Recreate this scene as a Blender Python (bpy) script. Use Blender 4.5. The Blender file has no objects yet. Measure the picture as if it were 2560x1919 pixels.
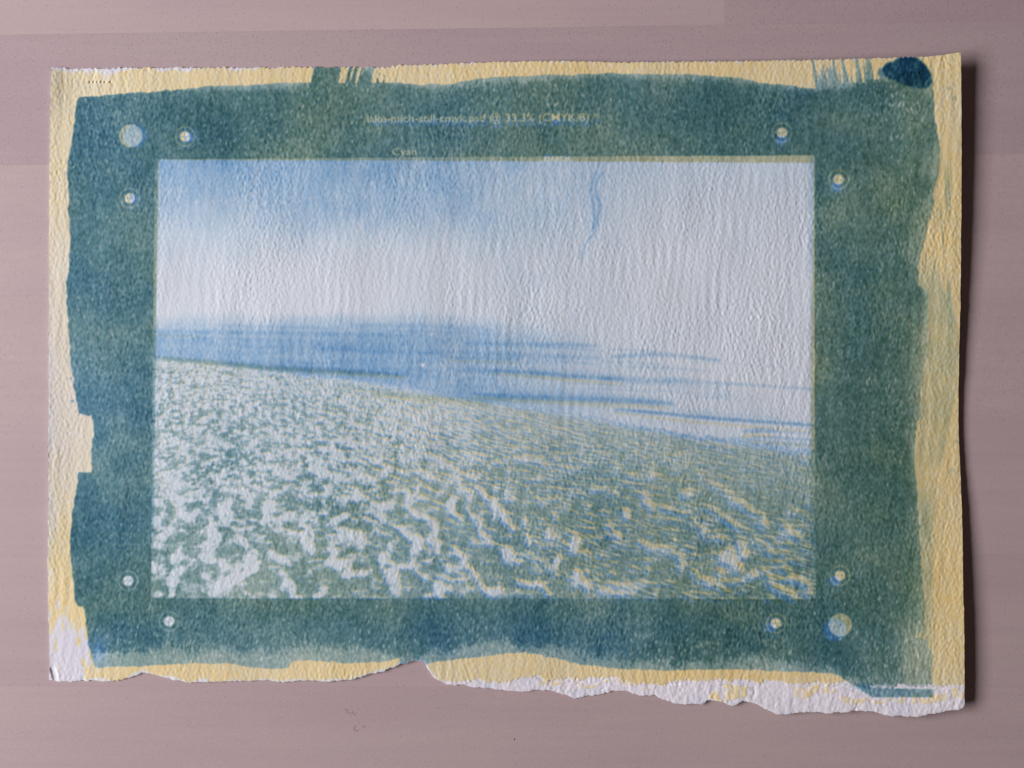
import bpy, math
import numpy as np
from mathutils import Euler

# ------------------------------------------------------------------ camera, world, light
scene = bpy.context.scene
W, H = 2560, 1919                    # layout units (1 unit = about 0.13 mm on the table)
LENS, DIST, TILT = 35.0, 0.328, 0.0228
FPX = LENS / 36.0 * W

cam_data = bpy.data.cameras.new("camera")
cam_data.lens = LENS
cam_data.sensor_width = 36.0
cam_data.clip_start = 0.01
cam_data.clip_end = 50.0
cam = bpy.data.objects.new("camera", cam_data)
cam.location = (0.0, 0.0, DIST)
cam.rotation_euler = (0.0, TILT, 0.0)
scene.collection.objects.link(cam)
scene.camera = cam

world = bpy.data.worlds.new("World")
scene.world = world
world.use_nodes = True
bg = world.node_tree.nodes["Background"]
bg.inputs["Color"].default_value = (0.88, 0.70, 0.64, 1)
bg.inputs["Strength"].default_value = 0.055

win = bpy.data.lights.new("window_light", 'AREA')
win.shape = 'RECTANGLE'
win.size = 0.53
win.size_y = 1.15
win.energy = 32.0
win.color = (0.93, 0.965, 1.0)
wo = bpy.data.objects.new("window_light", win)
wo.location = (-1.27, 0.02, 0.79)
wo.rotation_euler = (0, -math.radians(58), 0)
scene.collection.objects.link(wo)

scene.view_settings.view_transform = 'Standard'
scene.view_settings.look = 'None'
scene.view_settings.exposure = 0.0
scene.view_settings.gamma = 1.0
scene.view_settings.use_curve_mapping = False

RCAM = np.array(Euler((0.0, TILT, 0.0)).to_matrix())

def to_world(px, py, z):
    """point of the table scene at height z that lies at layout position px, py"""
    px = np.asarray(px, float); py = np.asarray(py, float); z = np.asarray(z, float)
    d = np.stack([(px - W / 2) / FPX, -(py - H / 2) / FPX, -np.ones_like(px)], -1) @ RCAM.T
    s = (z - DIST) / d[..., 2]
    return np.stack([d[..., 0] * s, d[..., 1] * s, z + 0 * s], -1)

PX = 0.1318e-3                       # metres for one layout unit

# ------------------------------------------------------------------ helpers
def new_mat(name):
    m = bpy.data.materials.new(name)
    m.use_nodes = True
    nt = m.node_tree
    return m, nt, nt.nodes["Principled BSDF"]

def N(nt, kind, **kw):
    n = nt.nodes.new(kind)
    for k, v in kw.items():
        if k in n.inputs:
            n.inputs[k].default_value = v
        else:
            setattr(n, k, v)
    return n

def mix_color(nt, blend, fac, a, b):
    n = nt.nodes.new("ShaderNodeMix")
    n.data_type = 'RGBA'
    n.blend_type = blend
    for sock, v in ((n.inputs[0], fac), (n.inputs[6], a), (n.inputs[7], b)):
        if hasattr(v, "is_linked"):
            nt.links.new(v, sock)
        else:
            sock.default_value = v
    return n.outputs[2]

def ramp(nt, src, p0, p1, c0=(0, 0, 0, 1), c1=(1, 1, 1, 1)):
    r = nt.nodes.new("ShaderNodeValToRGB")
    r.color_ramp.elements[0].position = p0
    r.color_ramp.elements[1].position = p1
    r.color_ramp.elements[0].color = c0
    r.color_ramp.elements[1].color = c1
    nt.links.new(src, r.inputs[0])
    return r.outputs[0]

def mapping(nt, coord, scale):
    mp = N(nt, "ShaderNodeMapping")
    mp.inputs["Scale"].default_value = scale
    nt.links.new(coord, mp.inputs["Vector"])
    return mp.outputs[0]

def noise(nt, vec, scale, detail=3.0, rough=0.55, dist=0.0):
    n = N(nt, "ShaderNodeTexNoise")
    n.inputs["Scale"].default_value = scale
    n.inputs["Detail"].default_value = detail
    n.inputs["Roughness"].default_value = rough
    n.inputs["Distortion"].default_value = dist
    nt.links.new(vec, n.inputs["Vector"])
    return n.outputs["Fac"]

# ------------------------------------------------------------------ table of whitewashed staves
def wood_material():
    m, nt, b = new_mat("whitewashed_wood")
    L = nt.links
    geo = N(nt, "ShaderNodeNewGeometry")
    oi = N(nt, "ShaderNodeObjectInfo")
    off = N(nt, "ShaderNodeVectorMath", operation='SCALE')
    comb = N(nt, "ShaderNodeCombineXYZ")
    L.new(oi.outputs["Random"], comb.inputs[0]); L.new(oi.outputs["Random"], comb.inputs[1])
    L.new(oi.outputs["Random"], comb.inputs[2])
    L.new(comb.outputs[0], off.inputs[0]); off.inputs["Scale"].default_value = 7.3
    add = N(nt, "ShaderNodeVectorMath", operation='ADD')
    L.new(geo.outputs["Position"], add.inputs[0]); L.new(off.outputs[0], add.inputs[1])
    p = add.outputs[0]
    # long soft grain, slightly wavy
    g1 = noise(nt, mapping(nt, p, (7, 95, 1)), 1.0, 4, 0.55, 0.5)
    g2 = noise(nt, mapping(nt, p, (16, 520, 1)), 1.0, 3, 0.6, 0.2)
    g3 = noise(nt, mapping(nt, p, (9, 16, 1)), 1.0, 2, 0.5, 0.0)
    col = mix_color(nt, 'MULTIPLY', 1.0, oi.outputs["Color"], ramp(nt, g1, 0.30, 0.72, (0.965, 0.958, 0.965, 1), (1.02, 1.02, 1.015, 1)))
    col = mix_color(nt, 'MULTIPLY', 1.0, col, ramp(nt, g2, 0.30, 0.62, (0.968, 0.965, 0.97, 1), (1.0, 1.0, 1.0, 1)))
    col = mix_color(nt, 'MULTIPLY', 1.0, col, ramp(nt, g3, 0.30, 0.70, (0.965, 0.95, 0.97, 1), (1.03, 1.035, 1.02, 1)))
    # pores: tiny dark pits, thick on some staves and sparse on others
    vor = N(nt, "ShaderNodeTexVoronoi", feature='F1')
    vor.inputs["Scale"].default_value = 1.0
    vor.inputs["Randomness"].default_value = 1.0
    L.new(mapping(nt, p, (820, 980, 1)), vor.inputs["Vector"])
    pit = ramp(nt, vor.outputs["Distance"], 0.12, 0.34, (1, 1, 1, 1), (0, 0, 0, 1))
    sep = N(nt, "ShaderNodeSeparateColor"); L.new(vor.outputs["Color"], sep.inputs[0])
    alpha = oi.outputs["Alpha"]
    lt = N(nt, "ShaderNodeMath", operation='LESS_THAN'); L.new(sep.outputs[0], lt.inputs[0]); L.new(alpha, lt.inputs[1])
    pores = N(nt, "ShaderNodeMath", operation='MULTIPLY'); L.new(pit, pores.inputs[0]); L.new(lt.outputs[0], pores.inputs[1])
    pf = N(nt, "ShaderNodeMath", operation='MULTIPLY'); L.new(pores.outputs[0], pf.inputs[0]); pf.inputs[1].default_value = 0.34
    col = mix_color(nt, 'MIX', pf.outputs[0], col, (0.24, 0.185, 0.205, 1))
    # fine mottling of the wash
    g4 = noise(nt, p, 2100, 3, 0.7)
    col = mix_color(nt, 'MULTIPLY', 1.0, col, ramp(nt, g4, 0.25, 0.75, (0.90, 0.885, 0.905, 1), (1.09, 1.10, 1.085, 1)))
    L.new(col, b.inputs["Base Color"])
    b.inputs["Roughness"].default_value = 0.62
    b.inputs["Specular IOR Level"].default_value = 0.25
    bsum = N(nt, "ShaderNodeMath", operation='MULTIPLY_ADD')
    L.new(pores.outputs[0], bsum.inputs[0]); bsum.inputs[1].default_value = -0.7
    L.new(g2, bsum.inputs[2])
    bump = N(nt, "ShaderNodeBump")
    bump.inputs["Strength"].default_value = 0.20
    bump.inputs["Distance"].default_value = 0.00012
    L.new(bsum.outputs[0], bump.inputs["Height"])
    L.new(bump.outputs[0], b.inputs["Normal"])
    return m

WOOD = wood_material()
table = bpy.data.objects.new("table_top", None)
scene.collection.objects.link(table)
table["kind"] = "structure"
ROLL = 0.0056
table.rotation_euler = (0, 0, ROLL)
row_h = 329.2 * PX

def stave(x0, x1, y0, y1, color, pore):
    """one flush stave of the table, a box with eased top edges"""
    e, g, th = 0.00003, 0.0, 0.018
    x0 += g; x1 -= g; y0 += g; y1 -= g
    v = [(x0, y0, -th), (x1, y0, -th), (x1, y1, -th), (x0, y1, -th),
         (x0, y0, -e), (x1, y0, -e), (x1, y1, -e), (x0, y1, -e),
         (x0 + e, y0 + e, 0), (x1 - e, y0 + e, 0), (x1 - e, y1 - e, 0), (x0 + e, y1 - e, 0)]
    f = [(3, 2, 1, 0)]
    for k in (0, 4):
        for i in range(4):
            j = (i + 1) % 4
            f.append((k + i, k + j, k + 4 + j, k + 4 + i))
    f.append((8, 9, 10, 11))
    me = bpy.data.meshes.new("plank")
    me.from_pydata(v, [], f)
    me.materials.append(WOOD)
    o = bpy.data.objects.new("plank", me)
    scene.collection.objects.link(o)
    o.parent = table
    o.color = (*color, pore)
    return o

c_l, s_l = math.cos(-ROLL), math.sin(-ROLL)
def table_local(px, py):
    w = to_world(px, py, 0.0)
    return (w[0] * c_l - w[1] * s_l, w[0] * s_l + w[1] * c_l)

_, y_first = table_local(1280, 70.0)          # seam under the topmost visible row
x_joint, _ = table_local(1811, 40.0)
BASEC = np.array([0.526, 0.378, 0.377])
tone = {0: 1.09, 1: 0.98, 2: 1.07, 3: 1.04, 4: 1.03, 5: 1.0, 6: 0.99}
pore_of = {0: 0.13, 1: 0.62, 2: 0.22, 3: 0.20, 4: 0.10, 5: 0.20, 6: 0.05}
rng = np.random.default_rng(5)
for k in range(-4, 12):
    ytop = y_first + row_h * (1 - k)
    ybot = ytop - row_h
    if k == 0:
        cuts = [-0.62, x_joint, 0.62]
    else:
        s = 1 if k % 2 else -1
        cuts = [-0.62, s * 0.30 + 0.02 * rng.random(), 0.62]
    for i in range(len(cuts) - 1):
        t = tone.get(k, 0.96 + 0.08 * rng.random())
        pore = pore_of.get(k, 0.25)
        c = BASEC * t
        if k == 0 and i == 1:
            c = BASEC * 0.97 * np.array([0.99, 0.98, 1.02]); pore = 0.55
        if k == 1:
            c = c * np.array([0.985, 0.985, 1.02])
        stave(cuts[i], cuts[i + 1], ybot, ytop, c, pore)

# ------------------------------------------------------------------ numeric fields for the sheet
def smooth(a, b, x):
    t = np.clip((x - a) / (b - a), 0, 1)
    return t * t * (3 - 2 * t)

def fnoise(h, w, lx, ly, seed, ang=0.0, band=True):
    """periodic noise with feature size lx by ly, turned by ang; unit deviation"""
    r = np.random.default_rng(seed).standard_normal((h, w)).astype(np.float32)
    F = np.fft.rfft2(r)
    ky = np.fft.fftfreq(h)[:, None] * 2 * np.pi
    kx = np.fft.rfftfreq(w)[None, :] * 2 * np.pi
    c, s = math.cos(ang), math.sin(ang)
    q = ((kx * c + ky * s) * lx) ** 2 + ((-kx * s + ky * c) * ly) ** 2
    F *= np.exp(-q * 0.16) * (q if band else 1.0)
    n = np.fft.irfft2(F, s=(h, w)).astype(np.float32)
    return n / n.std()

def bilinear(A, x, y, wrap=False):
    h, w = A.shape
    if wrap:
        x = np.mod(x, w); y = np.mod(y, h)
        x0 = np.floor(x).astype(np.int32); y0 = np.floor(y).astype(np.int32)
        fx = (x - x0).astype(np.float32); fy = (y - y0).astype(np.float32)
        x0 %= w; y0 %= h
        x1 = (x0 + 1) % w; y1 = (y0 + 1) % h
    else:
        x = np.clip(x, 0, w - 1.001); y = np.clip(y, 0, h - 1.001)
        x0 = x.astype(np.int32); y0 = y.astype(np.int32)
        fx = (x - x0).astype(np.float32); fy = (y - y0).astype(np.float32)
        x1 = x0 + 1; y1 = y0 + 1
    return (A[y0, x0] * (1 - fx) * (1 - fy) + A[y0, x1] * fx * (1 - fy)
            + A[y1, x0] * (1 - fx) * fy + A[y1, x1] * fx * fy)

YY, XX = np.mgrid[0:H, 0:W].astype(np.float32)

_small = {}
def low(size, seed):
    """soft large-scale noise on the whole canvas"""
    key = (size, seed)
    if key not in _small:
        n = fnoise(H // 8 + 2, W // 8 + 2, size / 8, size / 8, seed, band=False)
        _small[key] = bilinear(n, XX / 8, YY / 8)
    return _small[key]

def curve(points):
    p = np.array(points, float)
    return lambda t: np.interp(t, p[:, 0], p[:, 1])

def stroke(canvas, pts, half, soft=2.0, amount=1.0, taper=True):
    """lay a soft-edged stroke into canvas (maximum)"""
    pts = np.array(pts, float)
    if len(pts) == 1:
        pts = np.vstack([pts, pts + 0.01])
    m = half + soft * 2 + 2
    x0 = int(max(0, pts[:, 0].min() - m)); x1 = int(min(W, pts[:, 0].max() + m + 1))
    y0 = int(max(0, pts[:, 1].min() - m)); y1 = int(min(H, pts[:, 1].max() + m + 1))
    if x1 <= x0 or y1 <= y0:
        return
    x = XX[y0:y1, x0:x1]; y = YY[y0:y1, x0:x1]
    best = np.full(x.shape, 1e9, np.float32)
    tot = np.r_[0, np.cumsum(np.hypot(*np.diff(pts, axis=0).T))]
    along = np.zeros_like(best)
    for i in range(len(pts) - 1):
        ax, ay = pts[i]; bx, by = pts[i + 1]
        l2 = (bx - ax) ** 2 + (by - ay) ** 2 + 1e-9
        t = np.clip(((x - ax) * (bx - ax) + (y - ay) * (by - ay)) / l2, 0, 1)
        d = np.hypot(x - ax - t * (bx - ax), y - ay - t * (by - ay))
        c = d < best
        best = np.where(c, d, best)
        along = np.where(c, (tot[i] + t * (tot[i + 1] - tot[i])) / max(tot[-1], 1e-6), along)
    hw = half
    if taper and tot[-1] > 2 * half:
        hw = half * (0.45 + 0.55 * np.sqrt(np.clip(4 * along * (1 - along), 0, 1)))
    v = amount * (1 - smooth(-soft, soft, best - hw))
    sub = canvas[y0:y1, x0:x1]
    np.maximum(sub, v, out=sub)

def inside(poly, soft=1.2, wob=None):
    """soft-edged filled polygon over the whole canvas by scan lines"""
    p = np.array(poly, float)
    out = np.zeros((H, W), np.float32)
    xs, ys = (p[:, 0], p[:, 1])
    for r in range(int(max(0, ys.min() - 1)), int(min(H, ys.max() + 2))):
        yc = r + 0.013
        j = np.roll(np.arange(len(p)), -1)
        c = ((ys <= yc) & (ys[j] > yc)) | ((ys[j] <= yc) & (ys > yc))
        if not c.any():
            continue
        i = np.nonzero(c)[0]
        xi = np.sort(xs[i] + (yc - ys[i]) / (ys[j[i]] - ys[i]) * (xs[j[i]] - xs[i]))
        for a, b in zip(xi[0::2], xi[1::2]):
            ia, ib = int(max(0, math.ceil(a))), int(min(W, math.floor(b) + 1))
            out[r, ia:ib] = 1
            if 0 < ia < W: out[r, ia - 1] = max(out[r, ia - 1], ia - a)
            if 0 < ib < W: out[r, ib] = max(out[r, ib], b - ib + 1)
    return out

def blur(A, r):
    k = np.exp(-0.5 * (np.arange(-int(3 * r), int(3 * r) + 1) / r) ** 2); k /= k.sum()
    n = len(k) // 2
    B = np.zeros_like(A)
    for i, w in enumerate(k):
        B += w * np.roll(A, i - n, 0)
    A = B; B = np.zeros_like(A)
    for i, w in enumerate(k):
        B += w * np.roll(A, i - n, 1)
    return B

def gauss(cx, cy, rx, ry):
    return np.exp(-0.5 * (((XX - cx) / rx) ** 2 + ((YY - cy) / ry) ** 2))

# paper tooth: felt marks of a cold-pressed sheet, tall and narrow, leaning both ways
def lobe(px_, py_, bw, seed):
    """noise built round one ripple direction: period px_ across, py_ along"""
    r = np.random.default_rng(seed).standard_normal((H, W)).astype(np.float32)
    F = np.fft.rfft2(r)
    ky = np.fft.fftfreq(H)[:, None]; kx = np.fft.rfftfreq(W)[None, :]
    F *= np.exp(-((kx - 1 / px_) / (bw / px_)) ** 2 - ((ky - 1 / py_) / (bw / abs(py_) + 0.010)) ** 2)
    n = np.fft.irfft2(F, s=(H, W)).astype(np.float32)
    return n / n.std()
TOOTH = np.maximum(lobe(13.4, 42.0, 0.42, 11), lobe(13.4, -42.0, 0.42, 12)) * 0.72 - 0.40
TOOTH = TOOTH + 0.80 * fnoise(H, W, 4.2, 7.0, 13)
TOOTH *= 1 + 0.22 * low(80, 15)
RIB = lobe(27.0, 900.0, 0.22, 14)
GRAIN = fnoise(H, W, 3.0, 4.2, 21, band=False)
MID = fnoise(H, W, 13, 22, 22, band=False)

# ------------------------------------------------------------------ lettering rasterised from the built-in typeface
def letter_mask(text, x_left, x_right, base_l, base_r, cap):
    cu = bpy.data.curves.new("tmp", 'FONT')
    cu.body = text
    cu.resolution_u = 3
    cu.offset = 0.006
    ob = bpy.data.objects.new("tmp", cu)
    scene.collection.objects.link(ob)
    me = ob.to_mesh()
    me.calc_loop_triangles()
    co = np.empty(len(me.vertices) * 3); me.vertices.foreach_get("co", co)
    co = co.reshape(-1, 3)[:, :2]
    tr = np.empty(len(me.loop_triangles) * 3, np.int32); me.loop_triangles.foreach_get("vertices", tr)
    tr = tr.reshape(-1, 3)
    ob.to_mesh_clear()
    bpy.data.objects.remove(ob); bpy.data.curves.remove(cu)
    xmin, xmax = co[:, 0].min(), co[:, 0].max()
    X = x_left + (co[:, 0] - xmin) / (xmax - xmin) * (x_right - x_left)
    Yb = base_l + (X - x_left) / (x_right - x_left) * (base_r - base_l)
    Yv = Yb - co[:, 1] / 0.70 * cap
    S = 3
    ox, oy = int(X.min()) - 4, int(Yv.min()) - 4
    w, h = int(X.max()) + 5 - ox, int(Yv.max()) + 5 - oy
    big = np.zeros((h * S, w * S), np.float32)
    px, py = (X - ox) * S, (Yv - oy) * S
    for a, b, c in tr:
        x0, x1 = int(min(px[a], px[b], px[c])), int(max(px[a], px[b], px[c])) + 1
        y0, y1 = int(min(py[a], py[b], py[c])), int(max(py[a], py[b], py[c])) + 1
        gy, gx = np.mgrid[y0:y1 + 1, x0:x1 + 1]
        gx = gx + 0.5; gy = gy + 0.5
        d = (px[b] - px[a]) * (py[c] - py[a]) - (px[c] - px[a]) * (py[b] - py[a])
        if abs(d) < 1e-9:
            continue
        u = ((gx - px[a]) * (py[c] - py[a]) - (px[c] - px[a]) * (gy - py[a])) / d
        v = ((px[b] - px[a]) * (gy - py[a]) - (gx - px[a]) * (py[b] - py[a])) / d
        big[y0:y1 + 1, x0:x1 + 1] = np.maximum(big[y0:y1 + 1, x0:x1 + 1],
                                              ((u >= -0.02) & (v >= -0.02) & (u + v <= 1.02)))
    small = big.reshape(h, S, w, S).mean((1, 3))
    out = np.zeros((H, W), np.float32)
    out[oy:oy + h, ox:ox + w] = small
    return blur(out[oy - 10:oy + h + 10, ox - 10:ox + w + 10], 0.7), (ox - 10, oy - 10)

def paste(canvas, sub, org):
    x, y = org
    s = canvas[y:y + sub.shape[0], x:x + sub.shape[1]]
    np.maximum(s, sub, out=s)

# ------------------------------------------------------------------ the two plates (what the negatives let through)
# clear_c / clear_y: 1 where the negative blocks the light and no pigment forms
clear_c = np.zeros((H, W), np.float32)
clear_y = np.zeros((H, W), np.float32)
MARKS = [(463, 342), (324, 496), (1955, 332), (2096, 449), (320, 1451), (423, 1552), (2100, 1438), (1940, 1557)]
STARS = [(327, 340), (2101, 1561)]

def reg_mark(cv, cx, cy):
    x0, y0 = cx - 36, cy - 36
    x = XX[y0:y0 + 73, x0:x0 + 73] - cx; y = YY[y0:y0 + 73, x0:x0 + 73] - cy
    r = np.hypot(x, y)
    ring = np.exp(-((r - 24) / 1.7) ** 2) * 0.6
    disc = 1 - smooth(11.5, 14.5, r)
    cross = np.maximum(np.exp(-(x / 1.4) ** 2), np.exp(-(y / 1.4) ** 2))
    arms = cross * ((r > 13) & (r < 30)) * 0.30
    v = np.maximum(np.maximum(ring, disc * (1 - 0.25 * cross)), arms)
    s = cv[y0:y0 + 73, x0:x0 + 73]
    np.maximum(s, v, out=s)

def star_mark(cv, cx, cy):
    x0, y0 = cx - 40, cy - 40
    x = XX[y0:y0 + 81, x0:x0 + 81] - cx; y = YY[y0:y0 + 81, x0:x0 + 81] - cy
    r = np.hypot(x, y); a = np.arctan2(y, x)
    spokes = 0.74 + 0.24 * np.sign(np.sin(a * 36)) * smooth(5, 12, r)
    v = (1 - smooth(27.5, 30.5, r)) * spokes * (0.45 + 0.55 * smooth(1.5, 4.0, r))
    s = cv[y0:y0 + 81, x0:x0 + 81]
    np.maximum(s, v, out=s)

for cv in (clear_c, clear_y):
    for m in MARKS: reg_mark(cv, *m)
    for m in STARS: star_mark(cv, *m)

L_FILE = letter_mask("lake-mich-still-cmyk.psd @ 33.3% (CMYK/8) *", 919, 1496, 307, 303, 19.5)
L_CYAN = letter_mask("Cyan", 981, 1042, 388.5, 388, 17.5)
L_BLACK = letter_mask("Black", 1359, 1427, 392, 391, 18.5)      # lies under the edge of the upper plate
paste(clear_c, L_FILE[0] * 0.92, L_FILE[1]); paste(clear_y, L_FILE[0] * 0.92, L_FILE[1])
paste(clear_c, L_CYAN[0] * 0.92, L_CYAN[1])
paste(clear_y, L_BLACK[0], L_BLACK[1])

wear = np.clip(0.93 - 0.10 * TOOTH, 0.25, 1.0)
clear_c *= wear; clear_y *= wear
# --- the seascape printed inside the plates
PICT = [(388, 399), (1000, 394), (1340, 392), (2036, 388.5), (2036, 1010), (2039, 1496.5), (1300, 1495), (378, 1494), (381, 1000)]
pict = inside(PICT)

shore = curve([(370, 893), (500, 905), (700, 930), (900, 952), (1000, 968), (1100, 985), (1200, 1000), (1340, 1018), (1500, 1046), (1700, 1082), (1860, 1100), (2050, 1128)])
SH = shore(np.arange(W)).astype(np.float32)[None, :]
below = smooth(-5, 5, YY - SH + 2.5 * GRAIN)

# sky: a cloud bank at upper left thinning to white
sky_fade = 1 - smooth(1150, 1750, XX + 0.35 * (YY - 400))
sky = 0.045 + 0.41 * np.exp(-np.clip(YY - 395, 0, None) / 125.0) * (0.22 + 0.78 * sky_fade)
sky += 0.10 * gauss(720, 470, 330, 55) + 0.07 * gauss(1060, 545, 210, 35) + 0.05 * gauss(420, 500, 100, 90)
sky += 0.055 * gauss(1330, 620, 260, 230) * (1 - smooth(1500, 1700, XX))
sky -= 0.05 * gauss(900, 690, 420, 75)
sky *= 1 + 0.06 * low(70, 31) + 0.03 * low(30, 32) + 0.03 * MID
# sea: soft upper edge, strong at left
hz = curve([(370, 806), (700, 808), (900, 803), (1100, 802), (1250, 808), (1400, 822), (1600, 862), (2050, 1030)])
HZ = hz(np.arange(W)).astype(np.float32)[None, :]
sea_x = 0.43 - 0.34 * smooth(1080, 1620, XX) - 0.06 * (1 - smooth(380, 520, XX)) + 0.05 * gauss(1000, 950, 260, 60)
sea = sea_x * smooth(-50, 55, YY - HZ + 3 * low(46, 33))
sea *= 1 + 0.03 * MID + 0.07 * bilinear(fnoise(480, 640, 60, 2.2, 34, band=False), XX / 4, YY / 2.5 - 0.006 * XX, wrap=True)
st = np.zeros((H, W), np.float32)
for pts, hw, am in [
    ([(384, 830), (520, 829), (700, 832), (860, 834), (1010, 838)], 5, .14),
    ([(384, 845), (600, 847), (760, 851)], 5, .07),
    ([(540, 812), (700, 818), (820, 822)], 4, .10),
    ([(880, 812), (1060, 815), (1220, 823)], 5, .13),
    ([(960, 826), (1120, 830), (1260, 838)], 3, .10),
    ([(780, 871), (1000, 880), (1160, 882), (1340, 890), (1500, 894)], 6, .20),
    ([(600, 868), (760, 874)], 4, .10),
    ([(1160, 858), (1300, 860), (1430, 862), (1500, 864)], 4.5, .24),
    ([(1530, 891), (1640, 885), (1710, 890), (1800, 901)], 6, .30),
    ([(1130, 922), (1200, 926), (1300, 930), (1450, 939), (1600, 951), (1750, 954)], 8, .26),
    ([(1560, 950), (1750, 955), (1900, 963), (2040, 973)], 4.5, .24),
    ([(1620, 958), (1720, 966), (1800, 968)], 6, .10),
    ([(1570, 917), (1690, 920), (1780, 929)], 4, .14),
    ([(1200, 988), (1350, 990), (1500, 994), (1600, 1001), (1680, 1010)], 10, .24),
    ([(1540, 1026), (1700, 1036), (1850, 1048), (2040, 1064)], 6.5, .26),
    ([(1680, 1024), (1830, 1036), (1960, 1046)], 4, .12),
    ([(1640, 975), (1780, 985), (1840, 990)], 5, .08),
    ([(700, 905), (900, 925), (1100, 940), (1240, 950)], 12, .06),
    ([(1060, 968), (1200, 975), (1330, 980)], 12, .07),
    ([(1880, 1080), (1960, 1078), (2030, 1084)], 4, .22),
    ([(1840, 1096), (1950, 1108), (2030, 1112)], 7, .26)]:
    far = 0.78 if pts[0][0] > 1500 else 1.0
    stroke(st, pts, hw * far, hw * 1.25 * far, am * (0.8 if far < 1 else 0.92))
rs = np.random.default_rng(36)
for _ in range(26):                                  # thin ripples dissolving to the right
    xa = rs.uniform(1150, 1800); ya = rs.uniform(870, 1050) + (xa - 1500) * 0.03; ln = rs.uniform(70, 260)
    stroke(st, [(xa, ya), (xa + ln * 0.5, ya + 0.02 * ln), (xa + ln, ya + 0.06 * ln)], rs.uniform(1.5, 3.0), 2.5, rs.uniform(0.05, 0.13))
st *= 1 + 0.10 * MID.clip(-1.6, 1.6)
# olive lines: mostly the second plate
ol = np.zeros((H, W), np.float32)
for pts, hw, am in [
    ([(384, 893), (450, 899), (520, 905), (650, 916), (800, 924), (900, 929), (1010, 937)], 6.5, .55),
    ([(384, 838), (440, 838.5), (500, 839)], 2.5, .30),
    ([(545, 930), (570, 933), (600, 938)], 4, .45),
    ([(930, 976), (990, 985), (1060, 990), (1110, 992), (1230, 1004)], 9, .40),
    ([(1110, 893), (1250, 896), (1300, 899)], 3.5, .34),
    ([(1225, 925), (1330, 931), (1400, 937), (1500, 945), (1560, 948)], 4.5, .40),
    ([(1180, 985), (1290, 992), (1400, 996), (1500, 1000), (1600, 1003), (1680, 1008)], 6, .42),
    ([(1540, 1021), (1640, 1031), (1740, 1042), (1830, 1049), (2040, 1063)], 3.5, .46),
    ([(1860, 1078), (1900, 1073), (1940, 1076)], 5, .50),
    ([(1880, 1090), (2040, 1100)], 3.5, .42)]:
    stroke(ol, pts, hw, hw * 0.7, am)

# sand: ripples in perspective, tiny near the water and broad in the foreground
x0, x1, y0, y1 = 372, 2048, 880, 1512
sx, sy = XX[y0:y1, x0:x1], YY[y0:y1, x0:x1]
tt = np.clip((sy - SH[:, x0:x1]) / (1495 - SH[:, x0:x1]), -0.05, 1.05)
q = tt * 0.80 + 0.20
right = smooth(1150, 1750, sx)
U = (sx - 620) / q
V = 1.45 * 500 / 0.80 * np.log(q) + 0.12 * (sx - 620) + 300 * right * 0
n0 = fnoise(1024, 2048, 34, 20, 40, band=False)
n1 = fnoise(1024, 2048, 15, 11, 41, band=False)
nd = fnoise(1024, 2048, 14, 20, 43)
n2 = fnoise(1024, 2048, 11, 8, 42)
r0 = bilinear(n0, U + 2000, V + 4000, wrap=True)
r = bilinear(n1, U * (1 - 0.30 * right) + 8000, V + 4000 + 0.10 * U * right, wrap=True)
r2 = bilinear(n2, U * 1.1 + 8000, V * 1.1 + 4000, wrap=True)
gr = GRAIN[y0:y1, x0:x1]
rd = bilinear(nd, U + 8000, V + 4000, wrap=True)
rip = 0.42 * r0 + 0.68 * r + 0.34 * r2 + 0.13 * gr
midr = smooth(900, 1500, sx) * smooth(0.12, 0.45, tt)
rip = rip * (1 - 0.30 * midr) + 0.62 * midr * rd
lf = low(120, 44)[y0:y1, x0:x1]
thr = -0.50 + 0.36 * tt + 0.08 * right + 0.38 * smooth(1000, 1350, sx) * (1 - smooth(0.15, 0.6, tt)) - 0.12 * lf
white_n = smooth(-0.80, 0.80, rip - thr)

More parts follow.
